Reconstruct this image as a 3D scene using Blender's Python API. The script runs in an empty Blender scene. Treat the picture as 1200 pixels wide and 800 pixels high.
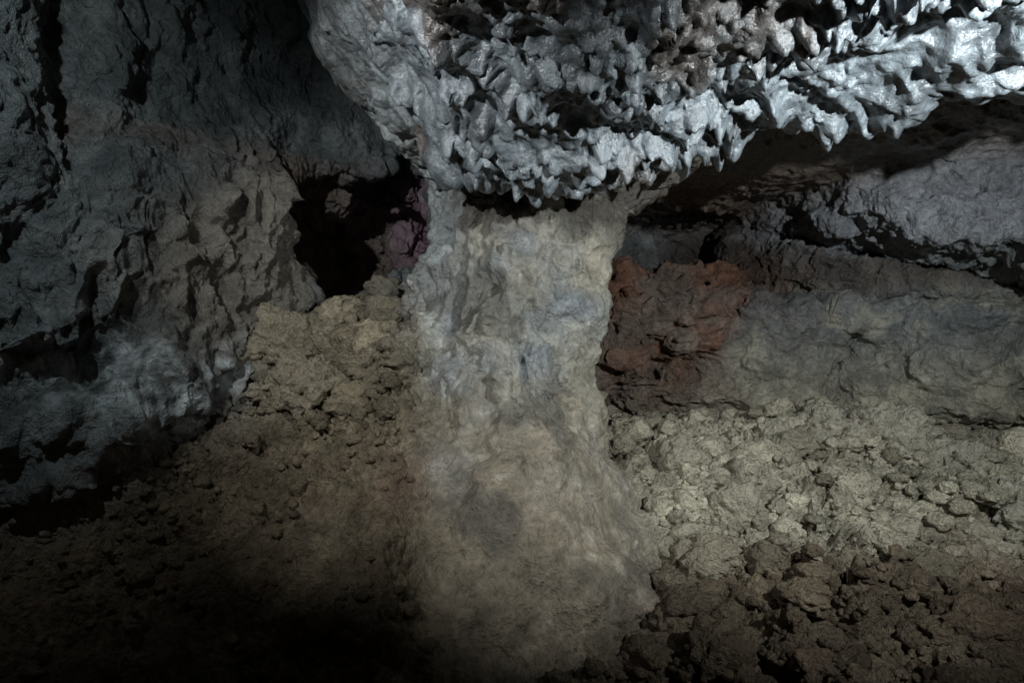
import bpy, math, numpy as np, time
from mathutils import Vector
T0=time.time()
rng=np.random.default_rng(7)
scene=bpy.context.scene
CAMZ=1.6
def W(px,py,y):   # design helper: world point seen at a photo position at distance y
    return np.array([(px-600)/800*y, y, CAMZ+(400-py)/800*y])

# ------------------------------------------------------------ noise
TAB=rng.random(64*64*64).astype(np.float32)
TAB2=rng.random((64*64*64,3)).astype(np.float32)
ROT=np.array([[0.36,0.48,-0.8],[-0.8,0.6,0.0],[0.48,0.64,0.6]],dtype=np.float32)
def idx(i,j,k): return (((i&63)<<12)|((j&63)<<6)|(k&63))
def vnoise(p):
    fl=np.floor(p); f=p-fl; fl=fl.astype(np.int32)
    u=f*f*f*(f*(f*6-15)+10)
    x,y,z=fl[:,0],fl[:,1],fl[:,2]; ux,uy,uz=u[:,0],u[:,1],u[:,2]
    r=[]
    for dz in (0,1):
        a=TAB[idx(x,y,z+dz)]; b=TAB[idx(x+1,y,z+dz)]
        c=TAB[idx(x,y+1,z+dz)]; d=TAB[idx(x+1,y+1,z+dz)]
        ab=a+(b-a)*ux; cd=c+(d-c)*ux
        r.append(ab+(cd-ab)*uy)
    return (r[0]+(r[1]-r[0])*uz)*2-1
def fbm(p,freq,octv=4,gain=0.5,seed=0.0,ridge=False,soft=0.0):
    q=((p@ROT.T)*freq+np.float32(seed*7.31+3.7)).astype(np.float32)
    s=np.zeros(len(p),np.float32); a=1.0; t=0
    for o in range(octv):
        n=vnoise(q)
        if ridge: n=1-2*(np.sqrt(n*n+soft) if soft else np.abs(n))
        s+=a*n; t+=a; a*=gain
        q=(q@ROT.T)*np.float32(2.03)+np.float32(11.3)
    return s/t
def voro(p,jit=1.0):
    fl=np.floor(p).astype(np.int32)
    best=np.full(len(p),9e9,np.float32); sec=best.copy(); bid=np.zeros(len(p),np.float32)
    for dx in (-1,0,1):
        for dy in (-1,0,1):
            for dz in (-1,0,1):
                c=fl+np.array([dx,dy,dz],np.int32)
                k=idx(c[:,0],c[:,1],c[:,2])
                o=TAB2[k]*jit
                d=((c+o-p)**2).sum(1)
                m=d<best
                sec=np.where(m,best,np.minimum(sec,d))
                bid=np.where(m,TAB[k],bid)
                best=np.where(m,d,best)
    return np.sqrt(best),np.sqrt(sec),bid
def sstep(a,b,x):
    t=np.clip((x-a)/(b-a),0,1); return t*t*(3-2*t)
def smin(a,b,k):
    h=np.clip(0.5+0.5*(b-a)/k,0,1)
    return b+(a-b)*h-k*h*(1-h)
def smax(a,b,k): return -smin(-a,-b,k)
def blob(p,c,r):
    r=np.asarray(r,dtype=np.float32); d=(p-np.asarray(c,dtype=np.float32))/r
    return np.exp(-(d**2).sum(1))

# ------------------------------------------------------------ cave shape
def lip_y(x): return np.interp(x,[-2,-.4,.2,1,1.6,2.4,4.5],[4.6,4.02,3.82,3.72,3.6,3.3,2.8])
def floor_h(x,y):
    right=np.interp(y,[0,1.5,2.5,3.2,3.9,4.15,5.0,5.5,5.9,6.4,8],[-.1,-.05,.0,.10,.24,.44,.80,.98,.84,.8,.8])
    left =np.interp(y,[0,1.5,2.3,3.2,4.0,4.6,5.2,8],[-.15,-.05,.24,.68,1.14,1.38,1.5,1.6])
    w=sstep(-2.2,-0.95,x)
    h=left*(1-w)+right*w
    h=h-0.10*sstep(2.2,4.0,x)
    ridge=np.interp(x,[-2.6,-1.95,-1.4,-0.9,-0.6,0],[1.0,1.40,1.58,1.80,1.98,2.05])
    cresty=np.interp(x,[-2.4,-1.9,-1.3,-0.6],[4.2,4.40,4.60,4.70])
    fall=np.interp(cresty-y,[-1.5,-.3,0,.15,.6,1.2,1.8,3],[-.4,-.1,0,-.08,-.50,-1.04,-1.50,-2.4])
    m=(ridge+fall)
    m=np.where(x>0.1,-2,m)-np.clip(x+0.60,0,9)*1.6
    k=0.28
    hh=np.clip(0.5+0.5*(h-m)/k,0,1)
    return m+(h-m)*hh+k*hh*(1-hh), m-h
def comps(p):
    x,y,z=p[:,0],p[:,1],p[:,2]
    n1=fbm(p,0.9,3,seed=1); n2=fbm(p,2.6,3,seed=2)
    C={}
    h,mw=floor_h(x,y)
    C['floor']=(z-h-0.07*n1-0.10*n2)*0.85
    # pillar
    zz=[-.6,0.0,.35,.76,1.16,1.6,2.15,2.5,2.75,3.0,3.4]
    L=np.interp(z,zz,[-1.75,-1.46,-1.26,-1.03,-.83,-.64,-.56,-.50,-.56,-.82,-1.2])
    R=np.interp(z,zz,[.80,.76,.75,.64,.52,.49,.60,.82,1.14,1.45,1.6])
    cy=np.interp(z,zz,[4.0,4.05,4.15,4.35,4.55,4.68,4.75,4.8,4.75,4.6,4.5])
    ry=np.interp(z,zz,[1.25,1.10,.98,.84,.72,.62,.58,.58,.75,.95,1.2])
    cx=(L+R)/2; rx=(R-L)/2
    q=np.sqrt(((x-cx)/rx)**2+((y-cy)/ry)**2)
    C['pillar']=(q-1)*np.minimum(rx,ry)*0.9-0.08*n2-0.05*n1
    # ceiling
    yl=lip_y(x)+0.12*n1
    zl=np.interp(x,[-2,-.3,.1,.45,.95,1.6,2.4,4.5],[2.7,2.60,2.50,2.52,2.64,2.68,2.78,2.96])
    front=zl+0.38*np.clip(yl-y,-.05,3)
    back=zl+0.42*sstep(0.0,0.22,y-yl)-0.22*sstep(0.5,1.6,y-yl)-0.06*sstep(1.6,2.6,y-yl)
    H=np.where(y<yl,front,back)
    H=H+1.15*np.clip(-0.35-x,0,3.0)
    H=np.minimum(H,4.35)
    C['ceiling']=(H-z+0.08*n1+0.06*n2)*0.75
    # left wall
    s=(x+2.64)*.734+(y-3.52)*.679
    d=(x+2.64)*.679-(y-3.52)*.734
    bul=0.30*np.exp(-((s+0.45)/.65)**2)*np.interp(z,[0.8,1.6,2.6,3.4,4.5],[.5,1,.9,.7,1.2])
    bul+=0.28*np.exp(-((s-.85)/.55)**2)*np.exp(-((z-1.5)/.7)**2)
    bul+=-0.30*np.exp(-((s-.25)/.14)**2)*sstep(2.2,3.0,z)
    bul+=-0.25*np.exp(-((s-1.3)/.9)**2)*sstep(2.5,3.0,z)*sstep(4.2,3.4,z)
    bul+=0.28*np.exp(-((s-.25)/.5)**2)*sstep(1.55,1.15,z)
    wl=d-bul-0.16*n1-0.12*n2
    hc=W(416,292,5.35)
    n3=fbm(p,5.5,2,seed=6)
    hole=np.sqrt(((x-hc[0]-0.10*(y-5.2)-.25*(z-hc[2]))/.64)**2+((y-5.45)/1.0)**2+((z-hc[2]-.02)/.60)**2)
    hole=(hole-1)*.5+0.20*n2+.07*n3
    hole2=(np.sqrt(((x+.5)/.8)**2+((y-6.0)/.4)**2+((z-2.3)/.6)**2)-1)*.5+0.06*n2
    hole=smin(hole,hole2,.1)
    wl=smax(wl,-hole,0.03)
    C['lwall']=wl*0.9
    # right wall
    d=-(x-.7)*.39-(y-6.35)*.92
    zc2=2.10-.13*(x-2.0)+0.06*n1
    zc=np.maximum(2.60-.40*(x-2.45),zc2+.10)+0.05*n1
    sx=sstep(2.1,2.5,x+.3*n1)
    slab=(-.12*sx-1.30*(1-sx))*sstep(zc2-.04,zc2+.04,z)
    slab+=.68*sx*sstep(zc+.0,zc+.07,z)*sstep(2.3,2.7,x)
    slab+=-0.28*np.exp(-((z-zc2)/.05)**2)*sx-0.30*np.exp(-((z-zc)/.05)**2)*sstep(2.2,2.5,x)
    fold=0.20*np.exp(-((x-1.95)/.40)**2)*sstep(2.2,1.7,z)-0.25*np.exp(-((x-1.45-0.8*(z-1.3))/.08)**2)*sstep(2.1,1.9,z)-.20*np.exp(-((x-2.75-.1*np.sin(z*9))/.06)**2)*sstep(2.0,1.7,z)
    fold+=-.28*sstep(1.07,.97,z)
    C['rwall']=(d-slab-fold+.15*(z-1.5)-0.18*n1-0.10*n2)*0.75
    # red rock
    rc=W(780,390,6.0)
    lean=.45*(z-1.6)
    q=(np.abs((x-rc[0]-lean)/.95)**4+np.abs((y-rc[1]-.36-.15*(z-1.6))/.6)**4+np.abs((z-rc[2]+.18+.10*(x-rc[0]))/.70)**4)**.25
    C['red']=(q-1)*.55-0.18*n2-0.12*n1-.05*n3
    return C,mw
K=['floor','pillar','ceiling','lwall','rwall','red']
def union(C):
    u=smin(C['pillar'],C['ceiling'],0.26)
    w=smin(C['lwall'],C['floor'],0.08)
    w=smin(w,C['rwall'],0.03); w=smin(w,C['red'],0.05)
    return smin(u,w,0.25)
lo=np.array([-4.1,0.8,-0.45]); hi=np.array([4.6,7.9,4.5]); g=0.042
nx,ny,nz=[int(v) for v in np.ceil((hi-lo)/g)]
F=np.empty((nx,ny,nz),np.float32)
ys=lo[1]+g*np.arange(ny); zs=lo[2]+g*np.arange(nz)
for a in range(0,nx,20):
    b=min(a+20,nx)
    X,Y,Z=np.meshgrid(lo[0]+g*np.arange(a,b),ys,zs,indexing='ij')
    p=np.stack([X.ravel(),Y.ravel(),Z.ravel()],1).astype(np.float32)
    F[a:b]=union(comps(p)[0]).reshape(X.shape)
print('grid',F.shape,time.time()-T0)
S=F<0
c8=sum(S[i:nx-1+i,j:ny-1+j,k:nz-1+k].astype(np.int8) for i in(0,1) for j in(0,1) for k in(0,1))
act=(c8>0)&(c8<8)
vid=np.full(act.shape,-1,np.int64); ci=np.argwhere(act); vid[act]=np.arange(len(ci))
acc=np.zeros((len(ci),3)); cnt=np.zeros(len(ci))
cor=[(i,j,k) for i in(0,1) for j in(0,1) for k in(0,1)]
for a in cor:
    for ax in range(3):
        if a[ax]==1: continue
        b=list(a); b[ax]=1
        fa=F[ci[:,0]+a[0],ci[:,1]+a[1],ci[:,2]+a[2]]; fb=F[ci[:,0]+b[0],ci[:,1]+b[1],ci[:,2]+b[2]]
        m=(fa<0)!=(fb<0)
        t=np.where(m,fa/np.where(m,fa-fb,1),0)
        pt=np.tile(np.array(a,float),(len(ci),1)); pt[:,ax]+=t
        acc+=pt*m[:,None]; cnt+=m
V=lo+g*(ci+acc/cnt[:,None])
Q=[]
for ax in range(3):
    o1,o2=[(1,2),(2,0),(0,1)][ax]
    sl0=[slice(None)]*3; sl1=[slice(None)]*3
    sl0[ax]=slice(0,-1); sl1[ax]=slice(1,None)
    A=S[tuple(sl0)]; B=S[tuple(sl1)]
    e=np.argwhere(A!=B)
    ok=(e[:,o1]>0)&(e[:,o2]>0)&(e[:,o1]<act.shape[o1])&(e[:,o2]<act.shape[o2])
    e=e[ok]; inside=A[e[:,0],e[:,1],e[:,2]]
    def cell(d1,d2):
        q=e.copy(); q[:,o1]-=d1; q[:,o2]-=d2
        return vid[q[:,0],q[:,1],q[:,2]]
    q=np.stack([cell(1,1),cell(0,1),cell(0,0),cell(1,0)],1)
    q[~inside]=q[~inside][:,::-1]
    Q.append(q)
Q=np.concatenate(Q)
def mkmesh(name,V,Qf,k=4):
    me=bpy.data.meshes.new(name)
    me.vertices.add(len(V)); me.vertices.foreach_set('co',np.ascontiguousarray(V,dtype=np.float32).ravel())
    me.loops.add(len(Qf)*k); me.loops.foreach_set('vertex_index',np.ascontiguousarray(Qf,dtype=np.int32).ravel())
    me.polygons.add(len(Qf)); me.polygons.foreach_set('loop_start',np.arange(0,len(Qf)*k,k,dtype=np.int32))
    me.update(calc_edges=True)
    return me
me=mkmesh('tmp',V,Q)
tmp=bpy.data.objects.new('tmp',me); scene.collection.objects.link(tmp)
md=tmp.modifiers.new('s','SUBSURF'); md.levels=2; md.render_levels=2
dg=bpy.context.evaluated_depsgraph_get()
me2=bpy.data.meshes.new_from_object(tmp.evaluated_get(dg))
nv=len(me2.vertices)
P=np.empty(nv*3,np.float32); me2.vertices.foreach_get('co',P); P=P.reshape(-1,3)
N=np.empty(nv*3,np.float32); me2.vertex_normals.foreach_get('vector',N); N=N.reshape(-1,3)
LI=np.empty(len(me2.loops),np.int32); me2.loops.foreach_get('vertex_index',LI); QF=LI.reshape(-1,4)
bpy.data.objects.remove(tmp); bpy.data.meshes.remove(me); bpy.data.meshes.remove(me2)
print('verts',nv,time.time()-T0)
# ------------------------------------------------------------ labels + displacement
C,mw=comps(P)
D=np.stack([C[k] for k in K],1)
D[:,0]+=0.10*fbm(P,2.5,4,gain=.6,seed=101)
lab=D.argmin(1)
wt=np.exp(-(D-D.min(1,keepdims=True))/0.08); wt/=wt.sum(1,keepdims=True)
DISP=np.zeros_like(P)
def comp_disp(i,fn):
    m=np.where(wt[:,i]>0.02)[0]
    if len(m)==0: return
    d=fn(P[m],N[m])
    if d.ndim==1: d=N[m]*d[:,None]
    DISP[m]+=d*wt[m,i][:,None]
def lumps(p,f,jit=1.0):
    a,b,c=voro(p*np.float32(f),jit)
    return np.sqrt(np.clip(1-(a/0.85)**2,0,1))*(0.3+1.0*c)-0.5
def terr(p,f,n,seed,o=3):
    v=fbm(p,f,o,seed=seed)*n
    fl=np.floor(v); fr=v-fl
    return (fl+sstep(.75,1.0,fr))/n
def d_floor(p,n):
    wp=p+0.11*np.stack([fbm(p,6,3,gain=.6,seed=s) for s in(21,22,23)],1)
    mask=np.clip(0.50+0.9*sstep(.3,.8,p[:,0])+1.4*blob(p,W(380,420,4.5),(1.0,.8,.6)),0,1.5)
    mask*=0.75+0.6*fbm(p,1.6,2,seed=9)
    mask*=1-0.85*blob(p,W(450,620,3.7),(.5,.9,.6))
    d=(0.11*lumps(wp,3.2)+0.12*lumps(wp,6.8)+0.08*lumps(wp,14))*mask
    d+=0.05*fbm(p,4,5,gain=.6,seed=8)+0.032*fbm(p,22,3,gain=.65,seed=10,ridge=True)*(.3+mask)
    return d
def d_pillar(p,n):
    wp=p+0.12*np.stack([fbm(p,3,3,seed=s) for s in(31,32,33)],1)
    up=sstep(.7,1.5,p[:,2])
    pm=sstep(.0,.15,fbm(p,1.6,2,seed=34))
    d=0.12*fbm(wp,1.9,4,gain=.5,seed=11)+0.20*terr(wp*np.array([1,1,.7],np.float32),2.3,4,12,4)*pm*(.2+.8*up)
    v=np.array([1.8,1.8,.42],np.float32)
    rm=.35+.65*sstep(-.2,.3,fbm(p,1.4,2,seed=36))
    d+=0.075*fbm(wp*v,4.0,3,gain=.55,seed=13,ridge=True,soft=.006)*(.3+.7*up)*rm
    a,b,c=voro((wp*np.array([6,6,4.5])).astype(np.float32))
    d+=.06*np.clip((b-a)*4,0,1)*(c-.3)*up*sstep(-.1,.2,fbm(p,2,2,seed=35))
    d+=0.016*fbm(p,16,3,gain=.6,seed=14)
    return d
def d_ceil(p,n):
    wp=p+0.06*np.stack([fbm(p,5,3,seed=s) for s in(41,42,43)],1)
    ang=0.5
    r=np.stack([wp[:,0]*math.cos(ang)+wp[:,1]*math.sin(ang),-wp[:,0]*math.sin(ang)+wp[:,1]*math.cos(ang),wp[:,2]],1)
    fr=1-sstep(.12,.35,p[:,1]-lip_y(p[:,0]))
    steep=sstep(.95,.35,-n[:,2])
    am=np.clip(.75+1.1*fbm(p,1.8,2,seed=44),.2,1.2)
    r1=np.clip(fbm((r*np.array([.8,1.4,.55])).astype(np.float32),4.0,2,seed=45,ridge=True,soft=.01),-.6,1)
    r2=np.clip(fbm((r*np.array([.9,1.3,.6])).astype(np.float32),11,2,seed=46,ridge=True,soft=.05),-.6,1)
    a,b,c=voro((r*np.array([13,16,2.8])+5).astype(np.float32))
    t1=np.clip(1-(a/.80)**2,0,1)**1.15*np.clip(c*1.6-.35,0,1.15)
    a,b,c=voro((r*np.array([24,28,6])+9).astype(np.float32))
    t2=np.clip(1-(a/.85)**2,0,1)*(.3+.9*c)
    k=(0.3+.7*fr)*am
    rr=np.clip(r1,0,1)
    dn=(0.03*rr+0.092*t1*(.4+.7*rr)+.028*t2)*k*(1-.4*steep)
    o=(n*0.5+np.array([0,0,-.7],np.float32))*dn[:,None]
    o+=n*(.075*r1*(.4+.6*fr)+.014*r2+0.006*fbm(wp,26,2,seed=16))[:,None]
    return o
def d_wall(p,n):
    wp=p+0.10*np.stack([fbm(p,2.6,3,seed=s) for s in(51,52,53)],1)
    st=np.array([1,1,.6],np.float32)
    sm=0.45+0.55*(1-sstep(2.7,3.2,p[:,2])*sstep(-2.3,-1.7,p[:,0]))
    pm=sstep(-.2,.2,fbm(p,1.3,2,seed=54))
    low=blob(p,W(300,360,4.4),(.4,.6,.4))
    d=0.13*fbm(p*st,1.7,5,gain=.55,seed=17)+0.22*terr(wp*st,2.0,4,18,4)*pm
    d+=0.11*fbm(wp*st,5,4,gain=.6,seed=19,ridge=True)*(.45+.55*pm)+.045*fbm(wp*st,11,3,gain=.65,seed=55)
    a,b,c=voro((wp*np.array([5,5,3.2])).astype(np.float32))
    d+=.08*np.clip((b-a)*3.5,0,1)*(c-.35)
    d=d*sm+0.018*fbm(p,24,3,gain=.6,seed=20)+.05*lumps(wp,8)*low
    return d
def d_rwall(p,n):
    wp=p+0.10*np.stack([fbm(p,2.2,3,seed=s) for s in(61,62,63)],1)
    st=np.array([.8,.8,1.3],np.float32)
    pm=sstep(-.2,.2,fbm(p,1.3,2,seed=64))
    up=sstep(2.0,2.3,p[:,2])
    d=0.08*fbm(p*st,1.8,5,gain=.6,seed=17)+0.18*terr(wp*st,1.9,4,28,4)*pm+0.055*fbm(wp*st,6,5,gain=.62,seed=29,ridge=True)*(.7+.6*up)
    a,b,c=voro((wp*np.array([2.0,2.0,2.6])).astype(np.float32))
    d+=.14*np.clip((b-a)*5,0,1)*(c-.4)
    return d+0.020*fbm(p,20,3,gain=.6,seed=20)
def d_red(p,n):
    wp=p+0.08*np.stack([fbm(p,3,3,seed=s) for s in(71,72,73)],1)
    return 0.28*terr(wp*np.array([.7,.7,1.6],np.float32),2.2,4,38,4)+0.07*fbm(wp*np.array([.8,.8,1.6],np.float32),6,4,gain=.6,seed=39,ridge=True)+.018*fbm(p,22,3,seed=5)
for i,f in enumerate([d_floor,d_pillar,d_ceil,d_wall,d_rwall,d_red]): comp_disp(i,f)
P2=P+DISP
print('disp',time.time()-T0)
# ------------------------------------------------------------ rock colour (minerals, with some light and shade painted in)
def mix(a,b,t): return a+(b-a)*t[:,None]
def rockcol(p,w):
    nA=fbm(p,1.3,4,seed=81); nB=fbm(p,4,5,gain=.6,seed=82); nC=fbm(p,14,3,gain=.6,seed=83)
    one=np.ones((len(p),3),np.float32)
    c=lambda r,g_,b: one*np.array([r,g_,b],np.float32)
    x,y,z=p.T
    fl=mix(c(.155,.117,.08),c(.205,.16,.11),sstep(-.4,.5,nB))
    r=sstep(.2,.8,x)*sstep(3.7,4.2,y+.3*nA)
    fl=mix(fl,c(.54,.495,.375),r*sstep(-.7,.2,nB+.2))  # paler right rubble, with the lit band painted into its colour
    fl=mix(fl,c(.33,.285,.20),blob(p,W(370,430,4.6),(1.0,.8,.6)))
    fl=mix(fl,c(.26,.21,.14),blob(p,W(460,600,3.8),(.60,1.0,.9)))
    fl=mix(fl,c(.19,.115,.08),sstep(.15,.6,nA)*.5)
    pi=mix(c(.31,.29,.24),c(.22,.235,.24),sstep(-.20,.30,nA+.6*nB))
    pi=mix(pi,c(.38,.335,.235),sstep(.0,.45,fbm(p,1.9,3,seed=84)+.3*nB)*sstep(2.6,1.9,z)*.6)
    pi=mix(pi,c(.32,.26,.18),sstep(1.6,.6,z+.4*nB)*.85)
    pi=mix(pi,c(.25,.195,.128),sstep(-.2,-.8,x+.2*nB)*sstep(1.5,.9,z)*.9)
    pi=mix(pi,c(.46,.50,.51),sstep(-.2,-.5,x+.15*nB)*sstep(1.4,2.2,z)*.8)  # lamplight on the upper-left neck, painted as a paler tone
    pi=mix(pi,c(.10,.095,.08),sstep(.08,.38,fbm(p,2.6,4,seed=86))*.65)
    pi=mix(pi,c(.08,.066,.05),sstep(2.2,2.42,z+.25*nB)*sstep(-.45,-.2,x)*.9)  # shade under the ceiling lip, painted onto the pillar top
    pi=mix(pi,c(.46,.47,.44),sstep(.35,.6,nC+.4*nB)*.2)
    ce=mix(c(.24,.275,.30),c(.105,.118,.128),sstep(-.2,.35,nB))
    ce=mix(ce,c(.10,.075,.058),sstep(.2,.5,nA+.5*nB)*.65)
    ce=mix(ce,c(.09,.063,.047),sstep(.12,.35,y-lip_y(x))*sstep(-.6,.2,x)*.92)  # dark brown rock, with recess shade behind the lip put in the colour
    lw=mix(c(.12,.14,.145),c(.20,.222,.225),sstep(-.2,.5,nB)); lw=mix(lw,c(.065,.074,.076),sstep(.05,.45,nA)*.7)
    br=np.clip(blob(p,W(280,340,4.3),(.45,.8,.6))*1.6+blob(p,W(370,220,4.8),(.5,.7,.3))*1.2+.35*nB,0,1)*sstep(3.0,2.5,z)
    lw=mix(lw,c(.14,.118,.09),br*.85)
    wp=np.clip(blob(p,W(180,445,4.05),(.52,.8,.20))*1.9,0,1)
    lw=mix(lw,c(.52,.58,.60),wp*np.clip(.4+1.6*nB+nC*.7,0,1))
    inn=sstep(-.1,.35,(y-4.95)-(x+1.1)*.9)*sstep(1.4,1.8,z)*sstep(3.0,2.8,z)
    lw=mix(lw,mix(c(.24,.19,.16),c(.38,.25,.31),sstep(-1.2,-.9,x+.2*nB)),inn*.9)
    rw=mix(c(.15,.16,.16),c(.25,.24,.19),sstep(-.3,.4,nB-.4*(z-1.5))); rw=mix(rw,c(.28,.25,.185),sstep(1.7,1.1,z+.5*nB)*.55)
    rw=mix(rw,c(.25,.26,.28),sstep(2.2,2.4,z))
    rw=mix(rw,c(.09,.07,.057),sstep(1.95,2.1,z)*sstep(2.5,2.35,z+.3*(x-2.6))*.8)  # brownish ledge under the slab, its shadow included in the colour
    rw=mix(rw,c(.05,.038,.03),np.clip(sstep(2.55,2.2,x+.2*nB)*sstep(1.95,2.15,z)+sstep(1.6,1.2,x+.2*nB),0,1)*.95)  # near-black albedo standing in for shadow in the deep recess
    re=mix(c(.25,.13,.085),c(.16,.10,.08),sstep(-.2,.4,nB)); re=mix(re,c(.20,.165,.135),np.clip(sstep(.0,.4,nA+.2*nB)+sstep(1.6,1.2,z)*.8,0,1)*.8)
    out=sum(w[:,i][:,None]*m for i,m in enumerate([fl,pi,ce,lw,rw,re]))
    out=out*(1+.45*nC+.45*nB)[:,None]
    return np.clip(out,.015,.8)
COL=np.empty((nv,3),np.float32)
wc=np.exp(-(D-D.min(1,keepdims=True))/0.09); wc/=wc.sum(1,keepdims=True)
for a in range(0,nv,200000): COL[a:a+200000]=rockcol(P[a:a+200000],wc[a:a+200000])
# surface character per rock type: roughness, specular, bump height, clumpiness
SC=np.array([[.92,.15,.078,1],[.40,.8,.036,0],[.24,1.0,.012,0],[.42,.65,.05,0],[.58,.4,.05,0],[.85,.2,.06,0]],np.float32)
SURF=(wc@SC).astype(np.float32)
print('col',time.time()-T0)

# ------------------------------------------------------------ material
def rock_mat(name,sc=30,grain=.5):
    m=bpy.data.materials.new(name); m.use_nodes=True; nt=m.node_tree; nd=nt.nodes; L=nt.links
    bs=nd['Principled BSDF']; at=nd.new('ShaderNodeAttribute'); at.attribute_name='mineral_and_shading'
    sf=nd.new('ShaderNodeAttribute'); sf.attribute_name='surface'
    sp=nd.new('ShaderNodeSeparateColor'); L.new(sf.outputs['Color'],sp.inputs[0])
    tc=nd.new('ShaderNodeTexCoord')
    def mp(s,a,b,c,d):
        r=nd.new('ShaderNodeMapRange'); L.new(s,r.inputs[0])
        for i,v in enumerate((a,b,c,d)): r.inputs[i+1].default_value=v
        return r.outputs[0]
    def mth(op,a,b):
        r=nd.new('ShaderNodeMath'); r.operation=op
        for i,v in enumerate((a,b)):
            if isinstance(v,(int,float)): r.inputs[i].default_value=v
            else: L.new(v,r.inputs[i])
        return r.outputs[0]
    n=nd.new('ShaderNodeTexNoise'); n.inputs['Scale'].default_value=sc; n.inputs['Detail'].default_value=4
    n.inputs['Roughness'].default_value=.72; L.new(tc.outputs['Object'],n.inputs['Vector']); b=n.outputs['Fac']
    v=mp(b,.3,.72,1-.7*grain,1+.7*grain)
    vm=nd.new('ShaderNodeVectorMath'); vm.operation='SCALE'; L.new(at.outputs['Color'],vm.inputs[0]); L.new(v,vm.inputs['Scale'])
    L.new(vm.outputs[0],bs.inputs['Base Color'])
    L.new(mth('ADD',sp.outputs[0],mp(b,.3,.7,-.12,.12)),bs.inputs['Roughness'])
    L.new(sp.outputs[1],bs.inputs['Specular IOR Level'])
    hgt=mth('MULTIPLY',b,sp.outputs[2])
    vo=nd.new('ShaderNodeTexVoronoi'); vo.inputs['Scale'].default_value=40
    L.new(tc.outputs['Object'],vo.inputs['Vector'])
    hgt=mth('SUBTRACT',hgt,mth('MULTIPLY',vo.outputs['Distance'],mth('MULTIPLY',sf.outputs['Alpha'],.020)))
    bp=nd.new('ShaderNodeBump'); bp.inputs['Strength'].default_value=1.0; bp.inputs['Distance'].default_value=1.0
    L.new(hgt,bp.inputs['Height']); L.new(bp.outputs[0],bs.inputs['Normal'])
    return m
names={'floor':'cave_floor','pillar':'rock_pillar','ceiling':'cave_ceiling','lwall':'cave_wall','rwall':'cave_wall','red':'red_rock_outcrop'}
rock=rock_mat('lava_rock')
def finish(me,col,surf,name):
    at=me.attributes.new('mineral_and_shading','FLOAT_COLOR','POINT')
    at.data.foreach_set('color',np.concatenate([col,np.ones((len(col),1),np.float32)],1).astype(np.float32).ravel())
    at=me.attributes.new('surface','FLOAT_COLOR','POINT')
    at.data.foreach_set('color',np.ascontiguousarray(surf,dtype=np.float32).ravel())
    me.materials.append(rock); me.polygons.foreach_set('use_smooth',np.ones(len(me.polygons),bool)); me.update()
    o=bpy.data.objects.new(name,me); scene.collection.objects.link(o); return o
flab=lab[QF[:,0]]
for i,k in enumerate(K):
    q=QF[flab==i]
    if len(q)==0: continue
    u,inv=np.unique(q,return_inverse=True)
    me=mkmesh(names[k],P2[u],inv.reshape(-1,4))
    finish(me,COL[u],SURF[u],names[k])
# ------------------------------------------------------------ loose rubble
import bmesh
def ico(sub):
    bm=bmesh.new(); bmesh.ops.create_icosphere(bm,subdivisions=sub,radius=1)
    v=np.array([x.co[:] for x in bm.verts],np.float32); f=np.array([[y.index for y in x.verts] for x in bm.faces],np.int32)
    bm.free(); return v,f
def scatter(name,pos,nor,size,sub,wcol,sink=.25,hi=False,var=.5):
    v0,f0=ico(sub); n=len(pos)
    an=rng.random(n)*6.28; ca,sa=np.cos(an),np.sin(an)
    sc=np.stack([.75+.6*rng.random(n),.7+.5*rng.random(n),.5+.5*rng.random(n)],1)
    off=rng.random((n,3))*40
    A=np.repeat(v0[None],n,0)
    q=(A+off[:,None]).reshape(-1,3).astype(np.float32)
    r=1+.45*fbm(q,1.1,2,seed=90)+.35*fbm(q,2.2,3,seed=91,ridge=True)
    if hi:
        a,b,c=voro(q*np.float32(2.2)); r+=.30*(np.sqrt(np.clip(1-(a/.85)**2,0,1))-.5)*(.4+c)
        a,b,c=voro(q*np.float32(5)); r+=.14*(np.sqrt(np.clip(1-(a/.85)**2,0,1))-.5)*(.4+c)
        r+=.14*fbm(q,8,2,seed=92,ridge=True)
    r=np.clip(r,.35,2)
    A=A*r.reshape(n,-1)[:,:,None]*sc[:,None]*size[:,None,None]
    B=A.copy(); B[:,:,0]=A[:,:,0]*ca[:,None]-A[:,:,1]*sa[:,None]; B[:,:,1]=A[:,:,0]*sa[:,None]+A[:,:,1]*ca[:,None]
    B+=pos[:,None]+nor[:,None]*(size*sink)[:,None,None]
    cc=np.repeat((wcol*(1-var/2+var*rng.random((n,1))))[:,None],len(v0),1).reshape(-1,3)
    cc=cc*(1+.3*fbm(B.reshape(-1,3).astype(np.float32),9,3,gain=.6,seed=93))[:,None]
    f=(f0[None]+(np.arange(n)*len(v0))[:,None,None]).reshape(-1,3)
    me=mkmesh(name,B.reshape(-1,3),f,3)
    return finish(me,cc.astype(np.float32),np.tile(SC[0],(len(cc),1)),name)
fm=np.where((lab==0)&(N[:,2]>.30)&(P[:,1]>1.2)&(wt[:,1]<.25))[0]
pr=P[fm]
mb=blob(pr,W(380,420,4.5),(1.0,.6,.5))
dens=0.30+1.6*sstep(.2,.8,pr[:,0])+2.6*mb
dens*=1-.92*blob(pr,W(440,620,3.7),(.5,.8,.6))
dens*=np.clip(.6+1.2*fbm(pr,1.7,3,seed=95),.05,2)
pk=rng.choice(fm,18000,p=dens/dens.sum())
sz=np.clip(np.exp(rng.normal(-4.2,.5,len(pk))),.006,.04)
scatter('lava_rubble',P2[pk],N[pk],sz,2,COL[pk])
d2=dens*(.12+sstep(.2,.8,pr[:,0])+1.8*mb)
pk=rng.choice(fm,2700,p=d2/d2.sum())
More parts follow.
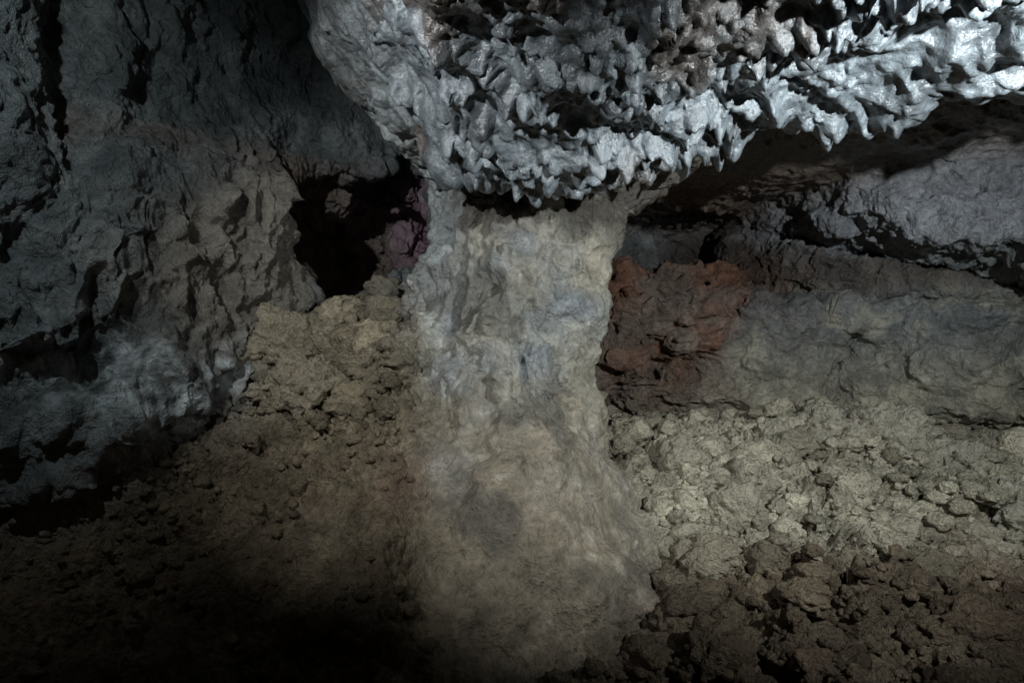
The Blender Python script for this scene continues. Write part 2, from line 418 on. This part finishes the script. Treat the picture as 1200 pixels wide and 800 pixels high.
sz=np.clip(np.exp(rng.normal(-3.15,.3,len(pk))),.025,.07)
scatter('lava_clinker',P2[pk],N[pk],sz,3,COL[pk],sink=.3,hi=True,var=.35)
pk=rng.choice(fm,360,p=d2/d2.sum())
sz=np.clip(np.exp(rng.normal(-2.5,.25,len(pk))),.06,.13)
scatter('lava_clinker',P2[pk],N[pk],sz,4,COL[pk],sink=.2,hi=True,var=.3)
def boulder(px,py,y,s,col=(.47,.43,.34)):
    p=W(px,py,y); h=floor_h(np.array([p[0]]),np.array([p[1]]))[0][0]
    scatter('boulder',np.array([[p[0],p[1],h+s*.40]]),np.array([[0,0,1.]]),np.array([s]),5,np.array([col]),sink=0,hi=True,var=.1)
br=(.31,.265,.19)
for b in ((1035,507,5.1,.23),(965,512,5.2,.17),(1130,530,4.8,.16),(1198,545,4.3,.19),(905,520,5.1,.13),(330,430,4.4,.22,br),(285,445,4.35,.18,br),(360,470,4.1,.18,br),(60,480,4.0,.12,br),(150,475,3.9,.10,br)): boulder(*b)
print('rubble',time.time()-T0)
# ------------------------------------------------------------ camera, lamps, world
cam=bpy.data.cameras.new('camera'); co=bpy.data.objects.new('camera',cam); scene.collection.objects.link(co)
co.location=(0,0,CAMZ); co.rotation_euler=(math.pi/2,0,0); cam.lens=24; cam.sensor_width=36; cam.clip_end=200; scene.camera=co
def spot(name,loc,tgt,power,ang,blend,col,rad=.05):
    l=bpy.data.lights.new(name,'SPOT'); l.energy=power; l.spot_size=math.radians(ang); l.spot_blend=blend; l.color=col; l.shadow_soft_size=rad
    o=bpy.data.objects.new(name,l); scene.collection.objects.link(o); o.location=loc
    o.rotation_euler=(Vector(tgt)-Vector(loc)).to_track_quat('-Z','Y').to_euler(); return o
spot('cave_lamp',(2.3,1.25,2.56),(1.5,5,1.75),470,100,.85,(.91,.98,1.0),.03)
spot('cave_lamp',(-1.7,.9,3.1),(-.10,4.5,1.75),310,66,.8,(.95,.99,1.0),.03)
spot('cave_lamp',(-2.05,2.1,3.2),(-3.0,4.0,2.1),46,125,.8,(.88,.98,1.0),.03)
w=bpy.data.worlds.new('World'); scene.world=w; w.use_nodes=True
nt=w.node_tree; bg=nt.nodes['Background']; sk=nt.nodes.new('ShaderNodeTexSky'); sk.sky_type='NISHITA'; sk.sun_disc=False
sk.sun_elevation=math.radians(8); sk.sun_rotation=math.radians(150)
nt.links.new(sk.outputs[0],bg.inputs[0]); bg.inputs[1].default_value=0.002
scene.view_settings.view_transform='Standard'; scene.view_settings.look='None'; scene.view_settings.exposure=0
print('done',time.time()-T0)
